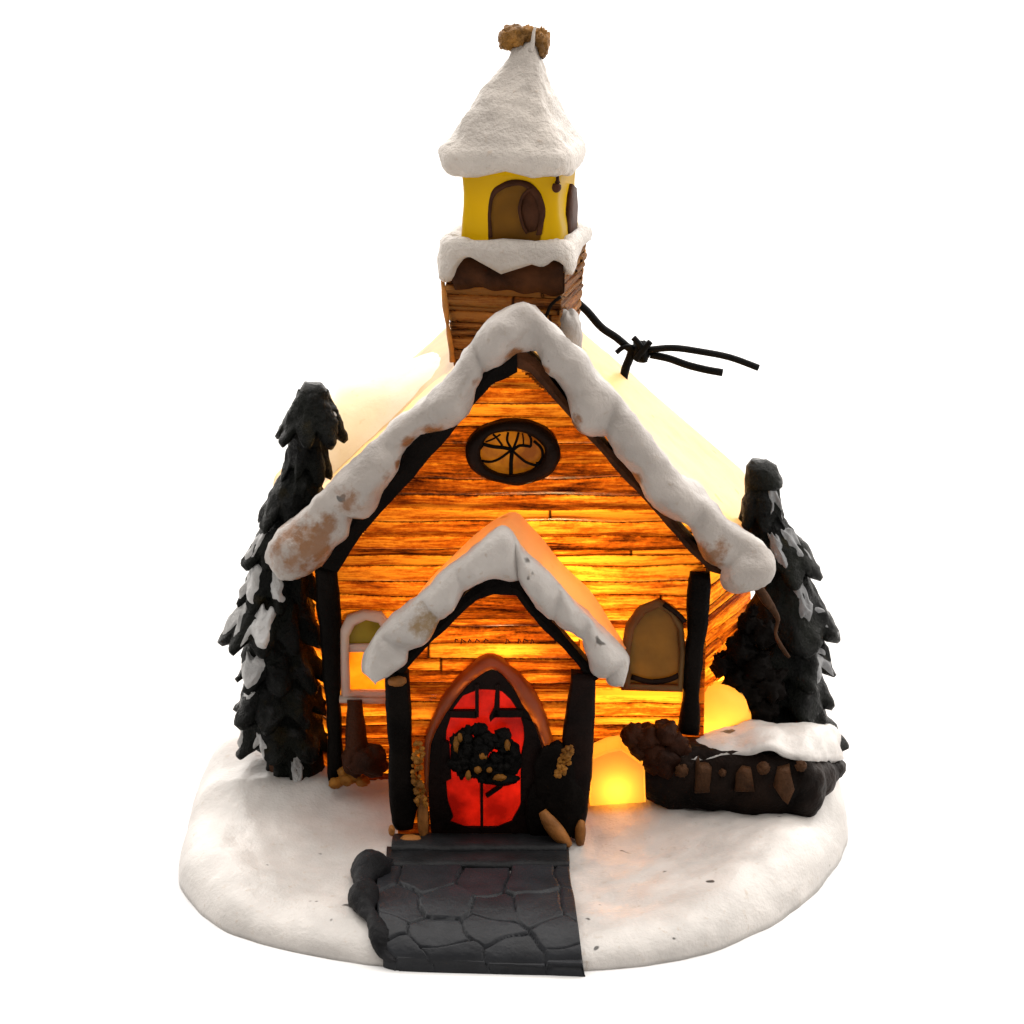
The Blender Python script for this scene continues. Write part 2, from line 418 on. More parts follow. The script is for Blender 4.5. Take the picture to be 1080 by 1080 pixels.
# side and back walls
RIDGE, EAVE_Z = 5.72, 3.35
def roof_z(x, y): return lerp(RIDGE, EAVE_Z - .02, min(1.06, abs(x) / eave_x(y)))
def wall_between(a, b, seed, row_h=.16):
    d = (b - a); L = d.length; u = d.normalized(); n = V((u.y, -u.x, 0))
    t = [roof_z(p.x, p.y) - .66 for p in (a, b)]
    return planks([(0, 0), (L, 0), (L, t[1]), (0, t[0])], [], V((a.x, a.y, .55)), u, Z, n, row_h, seed)
def eave_x(y): return lerp(2.42, 2.74, max(0, min(1, y / 3.4)))
pR = P(738, 700, 0).x; pLx = P(352, 700, 0).x
for side, (a, bq, c) in ((1, (V((pR, 0.02, 0)), V((2.68, 1.5, 0)), V((2.68, 3.3, 0)))), (-1, (V((-2.68, 3.3, 0)), V((-2.68, 1.5, 0)), V((pLx, .02, 0))))):
    m1 = wall_between(a, bq, 11 + side); m2 = wall_between(bq, c, 21 + side)
    nf = len(m1.f); nv = len(m1.v)
    m1.v += m2.v; m1.f += [tuple(i + nv for i in f) for f in m2.f]
    for k in m2.uv: m1.uv[k + nf] = m2.uv[k]; m1.rnd[k + nf] = m2.rnd[k]
    m1.build('side_wall', M['wall'], root, smooth=False, recalc=False)
planks([(-2.7, .6), (2.66, .6), (2.66, 3.2), (0, 5.55), (-2.66, 3.2)], [], V((0, 3.3, 0)), X, Z, Y_, .17, 8).build('back_wall', M['wall'], root, smooth=False, recalc=False)

# corner posts
def post(pl, pr, Yf, Yb, mat, name, parent, seed, label=None):
    A = resample(PL(pl, Yf), 26); B = resample(PL(pr, Yf), 26); mb = MB(); rows = []
    for i, (a, c) in enumerate(zip(A, B)):
        w = c - a; row = []
        for k in range(20):
            t = 2 * pi * k / 20; cx, sy = math.cos(t), math.sin(t)
            sx = math.copysign(abs(cx) ** .6, cx); ss = math.copysign(abs(sy) ** .6, sy)
            row.append((a + c) / 2 + w * .5 * sx + V((0, (Yb - Yf) / 2 * (1 + ss), 0)))
        rows.append(row)
    o = mb.grid(rows, cv=True); mb.fan(list(range(20)), True); mb.fan([25 * 20 + k for k in range(20)])
    mb.roughen(.03, 1.8, seed)
    return mb.build(name, mat, parent, label=label)
post([(331, 596), (336, 650), (341, 700), (343, 760), (346, 826)], [(355, 600), (359, 650), (358, 700), (360, 760), (361, 824)], -.14, .12, M['black'], 'corner_post', root, 1)
post([(728, 606), (726, 660), (720, 720), (715, 774)], [(749, 606), (747, 660), (741, 720), (737, 776)], -.14, .12, M['black'], 'corner_post', root, 2)

# ------------------------------------------------------------------ roof
def eave_x(y): return lerp(2.42, 2.74, max(0, min(1, y / 3.4)))
rf = MB(); rows = []
NS, ND = 90, 50
for j in range(ND + 1):
    w = j / ND; y = lerp(-.12, 3.45, w); row = []
    for i in range(-NS, NS + 1):
        t = i / NS; ex = eave_x(y)
        a = abs(t)
        if a < .94: q = a / .94; x = ex * q; z = lerp(RIDGE, EAVE_Z - .02, q)
        else:
            q = (a - .94) / .06; x = ex + .05 * math.sin(q * pi); z = EAVE_Z - .02 - .28 * q
        z -= .10 * max(0, 1 - a * 9) ** 2
        p = V((math.copysign(x, t) if t else 0, y, z))
        nrm = V((math.copysign(.68, t), 0, .73)) if t else Z
        edge = sm(min(w, 1 - w) * 8)
        row.append(p + nrm * (.05 * edge * (fbm(p, .9, 2, 4) + .4) - .06 * (1 - edge) * w))
    rows.append(row)
rf.grid(rows)
roof = rf.build('roof', M['roof_snow'], root, label='thick pale snow roof glowing cream')

def snow_roll(outer, inner, Yf, Yb, n=150, m=16, bulge=.12, amp=.05, seed=0, lobe=.05):
    A = resample(spline(PL(outer, Yf), 300), n); B = resample(spline(PL(inner, Yf), 300), n); mb = MB(); rows = []
    for i in range(n):
        a, c = A[i], B[i]; row = []
        sc_ = abs(math.sin(i * .155 + 1.8 * nz((i * .045, seed, 3), 1.0))) ** .7; e_ = sm(min(i, n - 1 - i) / 12)
        c = c + (c - a) * e_ * (lobe * 4 * nz((i * .11, seed, 0), 1.0) + lobe * 7 * (sc_ - .6)); bl = bulge * lerp(1, .55 + .70 * sc_, e_)
        for k in range(m):                       # front, inner edge to outer edge
            t = k / (m - 1); s = math.sin(pi * t) ** .55
            row.append(c.lerp(a, t) + V((0, -bl * s, 0)))
        wth = (a - c).length; out = (a - c).normalized() if wth > 1e-4 else V((0, 0, 1))
        for k in range(1, 9):                    # top, back, underside
            t = k / 9
            if t < .5: row.append(a + V((0, (Yb - Yf) * t * 2, -.30 * (Yb - Yf) * t * 2)) + out * .02 * math.sin(pi * t * 2))
            else: row.append((a.lerp(c, (t - .5) * 2)) + V((0, Yb - Yf, -.30 * (Yb - Yf))))
        rows.append(row)
    o = mb.grid(rows, cv=True); w = len(rows[0])
    mb.fan([o + k for k in range(w)], True); mb.fan([o + (n - 1) * w + k for k in range(w)])
    mb.roughen(amp, 1.5, seed, 4)
    return mb
trim_out = [(299, 606), (283, 596), (281, 580), (291, 566), (332, 528), (382, 478), (440, 423), (478, 391), (500, 364), (520, 337), (541, 323), (562, 326), (600, 360), (642, 412), (690, 466), (742, 524), (790, 568), (812, 590), (816, 606), (806, 615)]
trim_in = [(300, 606), (318, 606), (334, 596), (352, 575), (380, 545), (412, 506), (440, 470), (462, 447), (490, 425), (508, 398), (522, 382), (543, 369), (563, 384), (592, 420), (612, 446), (645, 476), (680, 516), (714, 552), (742, 590), (768, 613), (790, 621), (805, 616)]
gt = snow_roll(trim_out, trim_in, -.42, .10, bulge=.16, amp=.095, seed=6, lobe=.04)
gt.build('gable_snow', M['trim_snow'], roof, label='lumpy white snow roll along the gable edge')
def board(outer, inner, Yf, Yb, mat, name, parent, seed=0, label=None, n=60):
    A = resample(PL(outer, Yf), n); B = resample(PL(inner, Yf), n); mb = MB()
    d = V((0, Yb - Yf, 0))
    rows = [[a, a.lerp(c, .5) + V((0, -.02, 0)), c, c + d, a + d] for a, c in zip(A, B)]
    o = mb.grid(rows, cv=True); mb.fan([o + k for k in range(5)], True); mb.fan([o + (n - 1) * 5 + k for k in range(5)])
    mb.roughen(.02, 2.2, seed)
    return mb.build(name, mat, parent, smooth=False, label=label)
board([(545, 362), (520, 376), (490, 410), (455, 440), (430, 470), (400, 505), (360, 548), (322, 594)], [(545, 392), (520, 404), (490, 440), (462, 472), (440, 499), (412, 529), (380, 566), (356, 603)], -.30, .0, M['black'], 'gable_board', roof, 3, 'wide board under the snow, its shade coloured black')  # shade on the left gable board is put into its black colour
board([(541, 362), (566, 380), (592, 414), (620, 448), (660, 492), (700, 536), (740, 580), (768, 606)], [(541, 386), (560, 392), (584, 422), (616, 458), (654, 499), (694, 543), (725, 580), (748, 604)], -.29, .0, M['board'], 'gable_board', roof, 4, 'narrow dark brown board under the snow')
# snow drift on the left slope
dm = MB(); rows = []
xr, xl = P(478, 372, 1.9), P(350, 398, 1.9)
for i in range(40):
    t = i / 39; top = xr.lerp(xl, t); top.z += -.04 * math.sin(t * pi) - .10 * sm((t - .9) * 10); row = []
    x = top.x; zr = lerp(RIDGE, EAVE_Z, min(1, abs(x) / 2.6)) - .12
    for k in range(25):
        u = k / 24 * 2 - 1
        row.append(V((x + .0, 1.9 + u * .95, zr + (top.z - zr) * (1 - abs(u) ** 2.6))))
    rows.append(row)
last = rows[-1]; c = V((last[0].x + .02, 1.9, min(p.z for p in last)))
for s in (.97, .9, .6, .3): rows.append([V((p.x - .05 * (1 - (s - .3)), lerp(1.9, p.y, lerp(1, s, .25)), lerp(c.z - .2, p.z, s))) for p in last])
dm.grid(rows); dm.roughen(.05, 1.2, 7)
dm.build('snow_drift', M['drift_snow'], roof, label='pale yellow tinted snow drift on the roof slope')

# ------------------------------------------------------------------ windows
def ring(outer, inner, Yf, Yb, mb, lip=.03):
    A = [V(p) for p in PL(outer, Yf)]; B = [V(p) for p in PL(inner, Yf)]; d = V((0, Yb - Yf, 0))
    mb.grid([[a, a.lerp(c, .35) + V((0, -lip, 0)), a.lerp(c, .75) + V((0, -lip, 0)), c, c + d, a + d] for a, c in zip(A, B)], cu=True, cv=True)
def plate(pts, Yf, Yb, mb): mb.prism(PL(pts, Yf), V((0, Yb - Yf, 0)), .012)
rw = MB(); ring(ell(541, 478, 50, 34, 56), ell(540, 478, 34, 23, 56), -.10, .03, rw, .05); rw.roughen(.02, 2.5, 3)
RW = rw.build('round_window', M['round_frame'], root, label='oval window with dark brown frame under the gable peak')
p = MB(); p.grid([[P(540 + 38 * k * math.cos(a), 478 + 26 * k * math.sin(a), -.015 - .03 * (1 - k * k)) for a in [2 * pi * q / 40 for q in range(40)]] for k in (.02, .3, .6, .8, 1)], cv=True)
p.fan(list(range(40)), True); p.build('pane', M['amber'], RW)
t = MB()
def bar(pts, r, Yv=-.07, n=14, mb=None): (mb or t).tube(PL(pts, Yv), r, 8, n=n)
bar([(539, 500), (539, 488), (540, 476)], .022); bar([(540, 476), (548, 470), (560, 471)], .016)
bar([(540, 474), (528, 483), (518, 487), (508, 486)], .014); bar([(540, 475), (549, 483), (556, 488), (566, 491)], .014)
bar([(566, 491), (572, 483), (571, 473), (563, 465)], .016); bar([(540, 474), (530, 472), (520, 471), (508, 468)], .020)
bar([(540, 474), (535, 465), (536, 456)], .014); bar([(541, 474), (545, 464), (547, 456)], .014); bar([(560, 471), (560, 463), (557, 457)], .014)
bar([(530, 470), (524, 462), (520, 458)], .012); bar([(512, 466), (520, 463), (528, 458)], .010); bar([(506, 484), (504, 477), (509, 470)], .014)
bar([(563, 500), (566, 494), (568, 488)], .028)
bar([(552, 471), (552, 463), (551, 457)], .009)
t.build('tracery', M['black'], RW)

lw = MB()
arch_o = [(360, 736), (359, 700), (359, 664), (366, 651), (383, 646), (402, 648), (413, 660), (416, 700), (416, 736)]
arch_i = [(369, 730), (368, 700), (368, 672), (374, 660), (386, 654), (399, 657), (406, 668), (407, 700), (407, 730)]
ring(arch_o, arch_i, -.10, .02, lw)
LW = lw.build('arched_window', M['pale_frame'], root, label='arched window with a pale cream frame and lit yellow pane')
q = MB(); plate([(366, 734), (366, 683), (411, 683), (411, 734)], -.01, .005, q); q.build('pane', M['yellow_pane'], LW, smooth=False)
q = MB(); plate([(366, 682), (366, 670), (374, 656), (386, 651), (400, 654), (411, 668), (411, 682)], -.02, .0, q); q.build('pane', M['olive_pane'], LW, smooth=False, label='olive green top pane')
q = MB(); q.box(P(366, 688, -.075), P(410, 678, -.005)); q.build('glazing_bar', M['pale_frame'], LW)
q = MB(); q.tube(PL([(358, 737), (385, 738), (416, 738)], -.09), .045, 10); q.build('sill', M['pale_frame'], LW)
r2 = MB()
ring([(655, 728), (655, 690), (660, 660), (675, 640), (694, 633), (710, 642), (721, 660), (723, 690), (720, 730)], [(665, 722), (665, 690), (669, 664), (680, 648), (695, 641), (706, 648), (714, 664), (716, 690), (715, 723)], -.07, .02, r2)
R2 = r2.build('arched_window', M['olive_frame'], root, label='arched window with a dull olive pane and frame')
q = MB(); plate([(662, 725), (662, 690), (667, 662), (679, 645), (695, 638), (708, 646), (717, 662), (719, 690), (718, 725)], -.02, .0, q); q.build('pane', M['olive'], R2, smooth=False)
q = MB(); q.tube(PL([(666, 714), (685, 719), (705, 717), (716, 712)], -.05), .03, 8, n=10); q.tube(PL([(700, 637), (715, 648), (722, 656)], -.09), .03, 8, n=8); q.build('sill', M['round_frame'], R2)

# ------------------------------------------------------------------ tower
YAW = math.radians(-12); TC = 1.25
def rsq(cx, cz, h, n=48, e=.22, yc=TC):          # rounded square ring, turned with the tower
    out = []
    for k in range(n):
        a = 2 * pi * k / n; c, s = math.cos(a), math.sin(a)
        x = math.copysign(abs(c) ** e, c) * h; y = math.copysign(abs(s) ** e, s) * h
        out.append(V((cx + x * math.cos(YAW) - y * math.sin(YAW), yc + x * math.sin(YAW) + y * math.cos(YAW), cz)))
    return out
kd = (P(640, 300, TC).x - P(540, 300, TC).x)
def tz(py): return P(540, py, TC).z
def tx(px): return P(px, 300, TC).x
HW = lambda w: w / 100 * kd / 1.19                # silhouette half width in pixels -> half side
SM = MB(); cxs = tx(544)
hS = HW(76); hB = HW(66)
def corner(h, cx, i):
    x, y = ((-h, -h), (h, -h), (h, h), (-h, h))[i]
    return V((cx + x * math.cos(YAW) - y * math.sin(YAW), TC + x * math.sin(YAW) + y * math.cos(YAW), 0))
ztop, zbot = tz(262), tz(420)
tower = None
for i in range(4):
    a, c2 = corner((hS + hB) / 2, cxs, i), corner((hS + hB) / 2, cxs, (i + 1) % 4); u = (c2 - a).normalized(); L = (c2 - a).length; n = V((u.y, -u.x, 0))
    mm = planks([(0, zbot), (L, zbot), (L, ztop), (0, ztop)], [], V((a.x, a.y, 0)), u, Z, n, .10, 40 + i, .6, 1.6, .015)
    nf, nv = len(SM.f), len(SM.v); SM.v += mm.v; SM.f += [tuple(k + nv for k in f) for f in mm.f]
    for k in mm.uv: SM.uv[k + nf] = mm.uv[k]; SM.rnd[k + nf] = mm.rnd[k]
cmid = V((cxs, TC, 0))
for p in SM.v:                                     # slight taper downward
    k = lerp(hB, hS, (p.z - tz(370)) / (ztop - tz(370))) / ((hS + hB) / 2)
    p.x = cxs + (p.x - cxs) * k; p.y = TC + (p.y - TC) * k
tower = SM.build('tower', M['tower_wood'], root, smooth=False, recalc=False, label='brown plank tower rising behind the gable')
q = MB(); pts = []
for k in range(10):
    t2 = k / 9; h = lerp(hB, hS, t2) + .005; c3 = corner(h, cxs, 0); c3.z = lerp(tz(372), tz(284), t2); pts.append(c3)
q.tube(pts, .035, 8); q.roughen(.025, 3, 2); q.build('lit_corner_strip', M['lit_edge'], tower)
# dark beam under the ledge and a crack down the front
q = MB(); fr = corner(hS, cxs, 1); fl = corner(hS, cxs, 0)
pf = lambda t, py, out=.03: (lambda e: V((e.x, e.y, tz(py))))(lerp(fl, fr, t) + V((math.sin(YAW), -math.cos(YAW), 0)) * out)
q.tube([pf(.98, 297), pf(.90, 306), pf(.86, 318), pf(.80, 326), pf(.78, 345), pf(.74, 362)], lambda t: .018, 8, n=20)
q.build('seam', M['black'], tower)
q = MB(); rows = []
for k in range(40):
    t2 = k / 39; d = 24 + 8 * nz((t2 * 5, 3, 0), 1) - (10 if t2 < .1 else 0)
    rows.append([pf(t2, 262, .02), pf(t2, 274 + d * .5, .03), pf(t2, 270 + d, .012), pf(t2, 270 + d, -.05), pf(t2, 262, -.05)])
q.grid(rows, cv=True); q.build('eave_board', M['board'], tower)
# ledge of snow
lg = MB(); rows = []
ncol = 96
def ledge_ring(py, h, drip): return py, h, drip
prof = [(245, .80), (242, .92), (243, 1.0), (247, 1.06), (251, 1.08), (254, 1.085), (256, 1.09), (257, 1.08)]
hl = HW(80)
for j, (py, kk) in enumerate(prof):
    row = []
    base = rsq(cxs, 0, hl * kk, ncol, .30)
    for k, p in enumerate(base):
        a = 2 * pi * k / ncol
        drip = 0
        if j >= 4:
            fx = (p.x - cxs) / hl; front = 1 if p.y < TC else 0
            w = (j - 3) / 4
            drip = (front * (36 * math.exp(-abs((fx + .06 + .05 * math.sin(fx * 9)) / .25) ** 2.0) + 6 * math.exp(-abs((fx - .38) / .14) ** 2)) + (p.y < TC + .3) * 29 * math.exp(-((fx + 1.10) / .17) ** 2) + 19 * math.exp(-((fx - .84) / .13) ** 2)) * w + (3 * nz((a * 3, 0, 1), 1.5)) * w
        row.append(V((p.x, p.y, tz(py + drip))))
    rows.append(row)
inner = rsq(cxs, tz(250), hl * .55, ncol, .30)
lg.grid([inner] + rows + [[V((p.x * .9 + cxs * .1, p.y * .9 + TC * .1, p.z)) for p in rows[-1]]], cv=True); lg.roughen(.035, 3.6, 5)
lg.build('ledge_snow', M['cap_snow'], tower, label='snow dripping over the tower ledge')
# belfry
bf = MB(); cxb = tx(548); hb = HW(62.5)
zb0, zb1 = tz(262), tz(172)
hole = [(517, 253), (515, 225), (518, 205), (527, 195), (545, 192), (560, 196), (571, 210), (573, 226), (571, 253)]
fb = [corner(hb, cxb, i) for i in range(4)]
rings = []
for k in range(15):
    t2 = k / 14; z = lerp(zb0, zb1, t2); rings.append(rsq(cxb, z, hb * (1 + .02 * math.sin(t2 * 7) - .02 * math.sin(pi * t2)), 64, .16))
bf.grid(rings, cv=True); bf.fan([14 * 64 + k for k in range(64)])
bf.roughen(.02, 2.2, 3)
belfry = bf.build('belfry', M['yellow'], tower, label='bright yellow belfry with dark arched openings')
ub = (fb[1] - fb[0]).normalized(); nb = V((ub.y, -ub.x, 0))
def onface(px, py, out):                          # the photo point, put on the belfry's front face plane
    d = ray(px, py); pl = fb[0] + nb * out
    return CAM + d * ((pl - CAM).dot(nb) / d.dot(nb))
bw = MB()
o_ = [(515, 252), (514, 225), (516, 206), (526, 195), (545, 190), (561, 195), (570, 207), (574, 226), (570, 248)]
i_ = [(519, 250), (518, 226), (521, 209), (530, 200), (545, 196), (555, 199), (565, 210), (569, 226), (565, 248)]
A = [onface(x, y, .045) for x, y in o_]; B = [onface(x, y, .045) for x, y in i_]
A = spline(A, 40); B = spline(B, 40)
bw.grid([[a - nb * .05, a - nb * .012, a.lerp(c, .6), c, c - nb * .05] for a, c in zip(A, B)]); bw.roughen(.012, 4, 1)
bw.build('belfry_window', M['belfry_dark'], tower)
q = MB(); q.prism([onface(x, y, .022) for x, y in ((515, 256), (514, 226), (517, 206), (528, 196), (545, 193), (559, 197), (569, 209), (572, 226), (569, 256))], -nb * .03, .01); q.build('belfry_pane', M['belfry_pane'], tower, smooth=False)
q = MB()
q.prism([onface(x, y, .04) for x, y in ((549, 226), (550, 210), (555, 201), (561, 198), (567, 206), (572, 218), (570, 232), (565, 244), (557, 246), (553, 238))], -nb * .03, .02)
q.tube([onface(x, y, .04) for x, y in ((561, 198), (552, 206), (548, 220), (551, 236), (556, 246))], .018, 8, n=16)
q.build('belfry_pane', M['belfry_dark'], tower, label='dark brown oval inside the belfry opening')
# side opening and drip
ur = (fb[2] - fb[1]).normalized(); nr = V((ur.y, -ur.x, 0)); Ls = (fb[2] - fb[1]).length
sidep = lambda t, py, out=.03: V((lerp(fb[1], fb[2], t).x, lerp(fb[1], fb[2], t).y, tz(py))) + nr * out
q = MB(); q.prism([sidep(.42, 245), sidep(.38, 222), sidep(.5, 203), sidep(.62, 194), sidep(.78, 200), sidep(.86, 222), sidep(.8, 247)], -nr * .05, .015); q.build('belfry_window', M['belfry_dark'], tower)
q = MB(); q.tube([onface(588, 184, .0), onface(588, 192, .02), onface(587, 197, .03)], lambda t2: .018 + .03 * sm((t2 - .4) * 2), 10, n=10); q.lump(onface(587, 198, .03), .05, .1); q.build('paint_drip', M['belfry_dark'], tower)
# snow spire
sp = MB(); rows = []
prof = [(44, 9, 556), (50, 15, 554), (58, 18, 554), (70, 24, 551), (89, 37, 546), (113, 52, 543), (130, 61.5, 542), (143, 70, 541), (153, 78, 541.5), (163, 80, 542), (171, 78, 542.5), (177, 73, 544), (178, 64, 546), (174, 52, 547), (170, 30, 547)]
pr_ = spline([V((a, c, d)) for a, c, d in prof], 70)
for j, q3 in enumerate(pr_):
    ring_ = rsq(tx(q3.z), 0, HW(q3.y) * 1.03, 120, lerp(.55, .34, sm((q3.x - 60) / 80)))
    row = []
    for k, p in enumerate(ring_):
        a = 2 * pi * k / 120; low = sm((q3.x - 156) / 20)
        fx = (p.x - cxs) / .75; dz = -7 * math.exp(-((fx + .08) / .35) ** 2) * low * (1 if p.y < TC else 0) + 3 * nz((a * 2, 1, 4), 1.3) * low
        row.append(V((p.x, p.y, tz(q3.x + dz))))
    rows.append(row)
sp.grid(rows, cv=True)
me = None
sp.roughen(.008, 1.7, 8, 3)
for i, p in enumerate(sp.v):                      # crusty lower and middle belt
    pass
sp.roughen(.030, 4.2, 2, 5)
sp.fan(list(range(120)), True)
sp.build('spire_snow', M['cap_snow'], tower, label='crusty snow covered pyramid spire')
fi = MB()
fi.lump(P(542, 39, TC), (.155, .15, .13), .35, 2.2, 3, 30, 20); fi.lump(P(533, 41, TC - .05), (.075, .1, .10), .5, 3.5, 5); fi.lump(P(571, 45, TC), (.085, .13, .145), .4, 2.5, 8, 24, 18); fi.lump(P(556, 37, TC), (.10, .12, .09), .4, 3, 12); fi.lump(P(573, 55, TC), (.045, .06, .07), .3, 3, 2)
fi.roughen(.012, 6, 2)
fi.build('finial', M['gold'], tower, label='broken golden brown knob on top of the spire')
q = MB(); q.tube(PL([(560, 54), (562, 44), (563, 34), (565, 28)], TC - .15), lambda t2: .03 * (1 - t2 * .6), 8, n=12); q.build('finial_snow', M['cap_snow'], tower)
# snow heaped at the tower's right foot
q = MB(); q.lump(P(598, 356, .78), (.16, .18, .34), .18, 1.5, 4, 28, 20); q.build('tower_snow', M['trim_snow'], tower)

# ------------------------------------------------------------------ porch
YP = -.8
porch_poly = [(420, 898), (420, 704), (470, 654), (500, 624), (524, 608), (545, 618), (575, 654), (616, 704), (616, 898)]
hole_door = [(458, 898), (456, 790), (470, 748), (496, 712), (519, 700), (545, 722), (568, 752), (580, 790), (580, 898)]
pw = planks(XZ(porch_poly, YP), [XZ(hole_door, YP)], V((0, YP, 0)), X, Z, -Y_, .145, 14, 1.2, 5.0)
porch = pw.build('porch', M['porch_wall'], root, smooth=False, recalc=False, label='gabled plank porch around the red door')
for side, px in ((1, 617), (-1, 419)):
    a, c = P(px, 800, YP), P(px, 800, YP); x = a.x
    lo, hi = P(px, 896, YP).z, P(px, 700, YP).z
    if side > 0: mm = planks([(0, lo), (-YP, lo), (-YP, hi), (0, hi)], [], V((x, YP, 0)), Y_, Z, X, .15, 17)
    else: mm = planks([(0, lo), (-YP, lo), (-YP, hi), (0, hi)], [], V((x, 0, 0)), -Y_, Z, -X, .15, 18)
    mm.build('porch_side', M['porch_wall'], porch, smooth=False, recalc=False)
po = [(396, 718), (383, 710), (384, 692), (398, 670), (430, 640), (472, 602), (502, 575), (518, 562), (533, 557), (548, 574), (566, 592), (596, 620), (630, 656), (655, 682), (664, 700), (657, 719)]
pi_ = [(397, 718), (412, 715), (424, 704), (438, 688), (456, 668), (480, 640), (498, 622), (516, 613), (535, 610), (548, 616), (562, 638), (582, 656), (604, 668), (622, 696), (634, 716), (646, 723), (656, 720)]
ps = snow_roll(po, pi_, -1.15, -.70, bulge=.14, amp=.05, seed=21, lobe=.022)
ps.build('porch_snow', M['porch_snow'], porch, label='white snow roll on the porch gable')
# porch roof sheet back to the wall
fo = resample(spline(PL([(396, 716), (432, 656), (474, 618), (504, 591), (533, 576), (548, 592), (566, 610), (596, 638), (652, 700)], -.80), 200), 60)
fo2 = [V((p.x * 1.0, -.02, p.z - .02)) for p in fo]
ba = resample(spline(PL([(416, 664), (446, 620), (478, 586), (508, 558), (540, 541), (560, 556), (590, 590), (622, 624), (662, 684)], -.02), 200), 60)
q = MB(); rows = []
for i in range(60):
    row = []
    for k in range(14):
        t2 = k / 13; p = fo[i].lerp(ba[i], t2); p.z += .05 * math.sin(pi * t2) + .02 * fbm(p, 2, 5); row.append(p)
    rows.append(row)
q.grid(rows); q.build('porch_roof', M['porch_sheet'], porch, label='orange tinted snow roof of the porch')
board([(536, 606), (512, 612), (494, 624), (470, 648), (440, 678), (414, 706)], [(540, 628), (520, 627), (503, 633), (482, 652), (454, 679), (424, 712)], -.98, -.78, M['black'], 'porch_board', porch, 5)
board([(532, 606), (550, 616), (565, 640), (590, 664), (616, 694), (632, 716)], [(532, 628), (545, 628), (557, 645), (580, 669), (606, 698), (624, 720)], -.97, -.78, M['black'], 'porch_board', porch, 6)
post([(407, 712), (408, 760), (410, 820), (413, 870), (416, 876)], [(431, 712), (434, 760), (438, 800), (440, 850), (436, 876)], -1.02, -.78, M['black'], 'porch_post', porch, 7, 'solid black post')
post([(602, 712), (598, 745), (594, 790), (592, 840), (602, 886)], [(629, 712), (628, 760), (625, 800), (621, 850), (616, 886)], -1.0, -.76, M['door_dark'], 'porch_post', porch, 8, 'dark brown post')
q = MB(); q.lump(P(419, 718, -1.0), (.10, .08, .06), .2, 2, 3); q.build('post_cap', M['tan'], porch)
# carved marks on the upper board (not legible in the photograph)
q = MB(); Rm = random.Random(4); xx = 480
while xx < 565:
    w = Rm.uniform(2.5, 5); hgt = Rm.uniform(3, 5.5)
    if Rm.random() < .8:
        q.tube(PL([(xx, 674 + hgt), (xx + w * Rm.uniform(.0, .5), 674), (xx + w, 674 + hgt * Rm.uniform(.3, 1))], YP - .035), .008, 6)
    xx += w + Rm.uniform(2, 5)
q.build('carved_marks', M['board'], porch)
for (pts, lab, sd) in (([(443, 784), (441, 800), (440, 815), (442, 832), (445, 846)], 0, 1), ([(599, 788), (597, 797), (593, 808), (590, 816)], 1, 2)):
    q = MB(); Rm = random.Random(sd); pl = spline(PL(pts, -1.02 - .16 * lab), 22)
    for i, p in enumerate(pl):
        for k in range(3): q.lump(p + V((Rm.uniform(-.05, .05), Rm.uniform(-.06, .0), Rm.uniform(-.03, .03))), Rm.uniform(.018, .032), .3, 3, i + k, 8, 6)
    q.build('garland', M['garland'], porch)

# door
YD = -.9
do = [(448, 890), (448, 840), (448, 790), (453, 768), (467, 738), (491, 709), (519, 693), (547, 712), (568, 740), (581, 772), (585, 800), (586, 845), (586, 890)]
di = [(452, 890), (452, 840), (453, 792), (460, 770), (476, 744), (497, 720), (519, 706), (538, 722), (555, 748), (568, 776), (575, 804), (577, 845), (578, 890)]
A = spline(PL(do, YD - .02), 70); B = spline(PL(di, YD - .02), 70); q = MB(); d = V((0, .16, 0))
q.grid([[a + d, a, a.lerp(c, .4) + V((0, -.045, 0)), a.lerp(c, .8) + V((0, -.02, 0)), c, c + d] for a, c in zip(A, B)]); q.roughen(.02, 2.5, 2)
door = q.build('door', M['frame_brown'], root, label='pointed arch door with red glass and a brown frame')
# dark leaf with openings for the red glass: ring + bars
leaf_o = resample(spline(PL([(456, 892)] + di[1:-1] + [(580, 892)], YD), 80), 80)
gl = [(478, 862), (472, 845), (470, 815), (470, 785), (471, 770), (478, 748), (488, 734), (505, 727), (528, 728), (538, 737), (548, 752), (553, 770), (552, 790), (549, 815), (549, 850), (540, 866)]
leaf_i = resample(PL(gl, YD), 80)
q = MB(); q.grid([[a + V((0, .08, 0)), a, c, c + V((0, .06, 0))] for a, c in zip(leaf_o, leaf_i)])
q.prism(PL([(456, 892), (470, 866), (490, 873), (525, 873), (545, 865), (580, 892)], YD), V((0, .08, 0)), .01)
q.build('door_leaf', M['door_dark'], door, smooth=False)
def glx(py):
    h = max(0, 770 - py) / 51; return 463 + 36 * h ** 1.4, 562 - 28 * h ** 1.2
q = MB()
q.grid([[P(lerp(*glx(lerp(880, 719, j / 24)), i / 20), lerp(880, 719, j / 24), YD + .06 - .03 * math.cos((i / 20 - .5) * 3) * math.sin(j / 24 * pi)) for i in range(21)] for j in range(25)])
q.build('glass', M['red'], door)
q = MB(); F = lambda pts, o=-.03: q.prism(PL(pts, YD + o), V((0, .07, 0)), .008)
F([(501, 722), (505, 722), (505, 757), (501, 757)]); F([(523, 722), (527, 722), (527, 757), (522, 757), (517, 762), (516, 757), (521, 748)])
F([(474, 750), (503, 750), (503, 758), (474, 757)]); F([(521, 749), (552, 749), (552, 757), (519, 757)])
F([(506.6, 825), (509.6, 825), (509.6, 876), (506.6, 876)], -.02); F([(512, 839), (514, 842), (530, 831), (528, 828)], -.025)
F([(551, 757), (566, 762), (580, 800), (580, 850), (551, 845), (549, 800), (553, 780)], -.02)
F([(466, 780), (474, 784), (476, 822), (466, 826)], -.02)
q.build('glazing_bar', M['door_dark'], door, smooth=False)
q = MB(); Rm = random.Random(3)
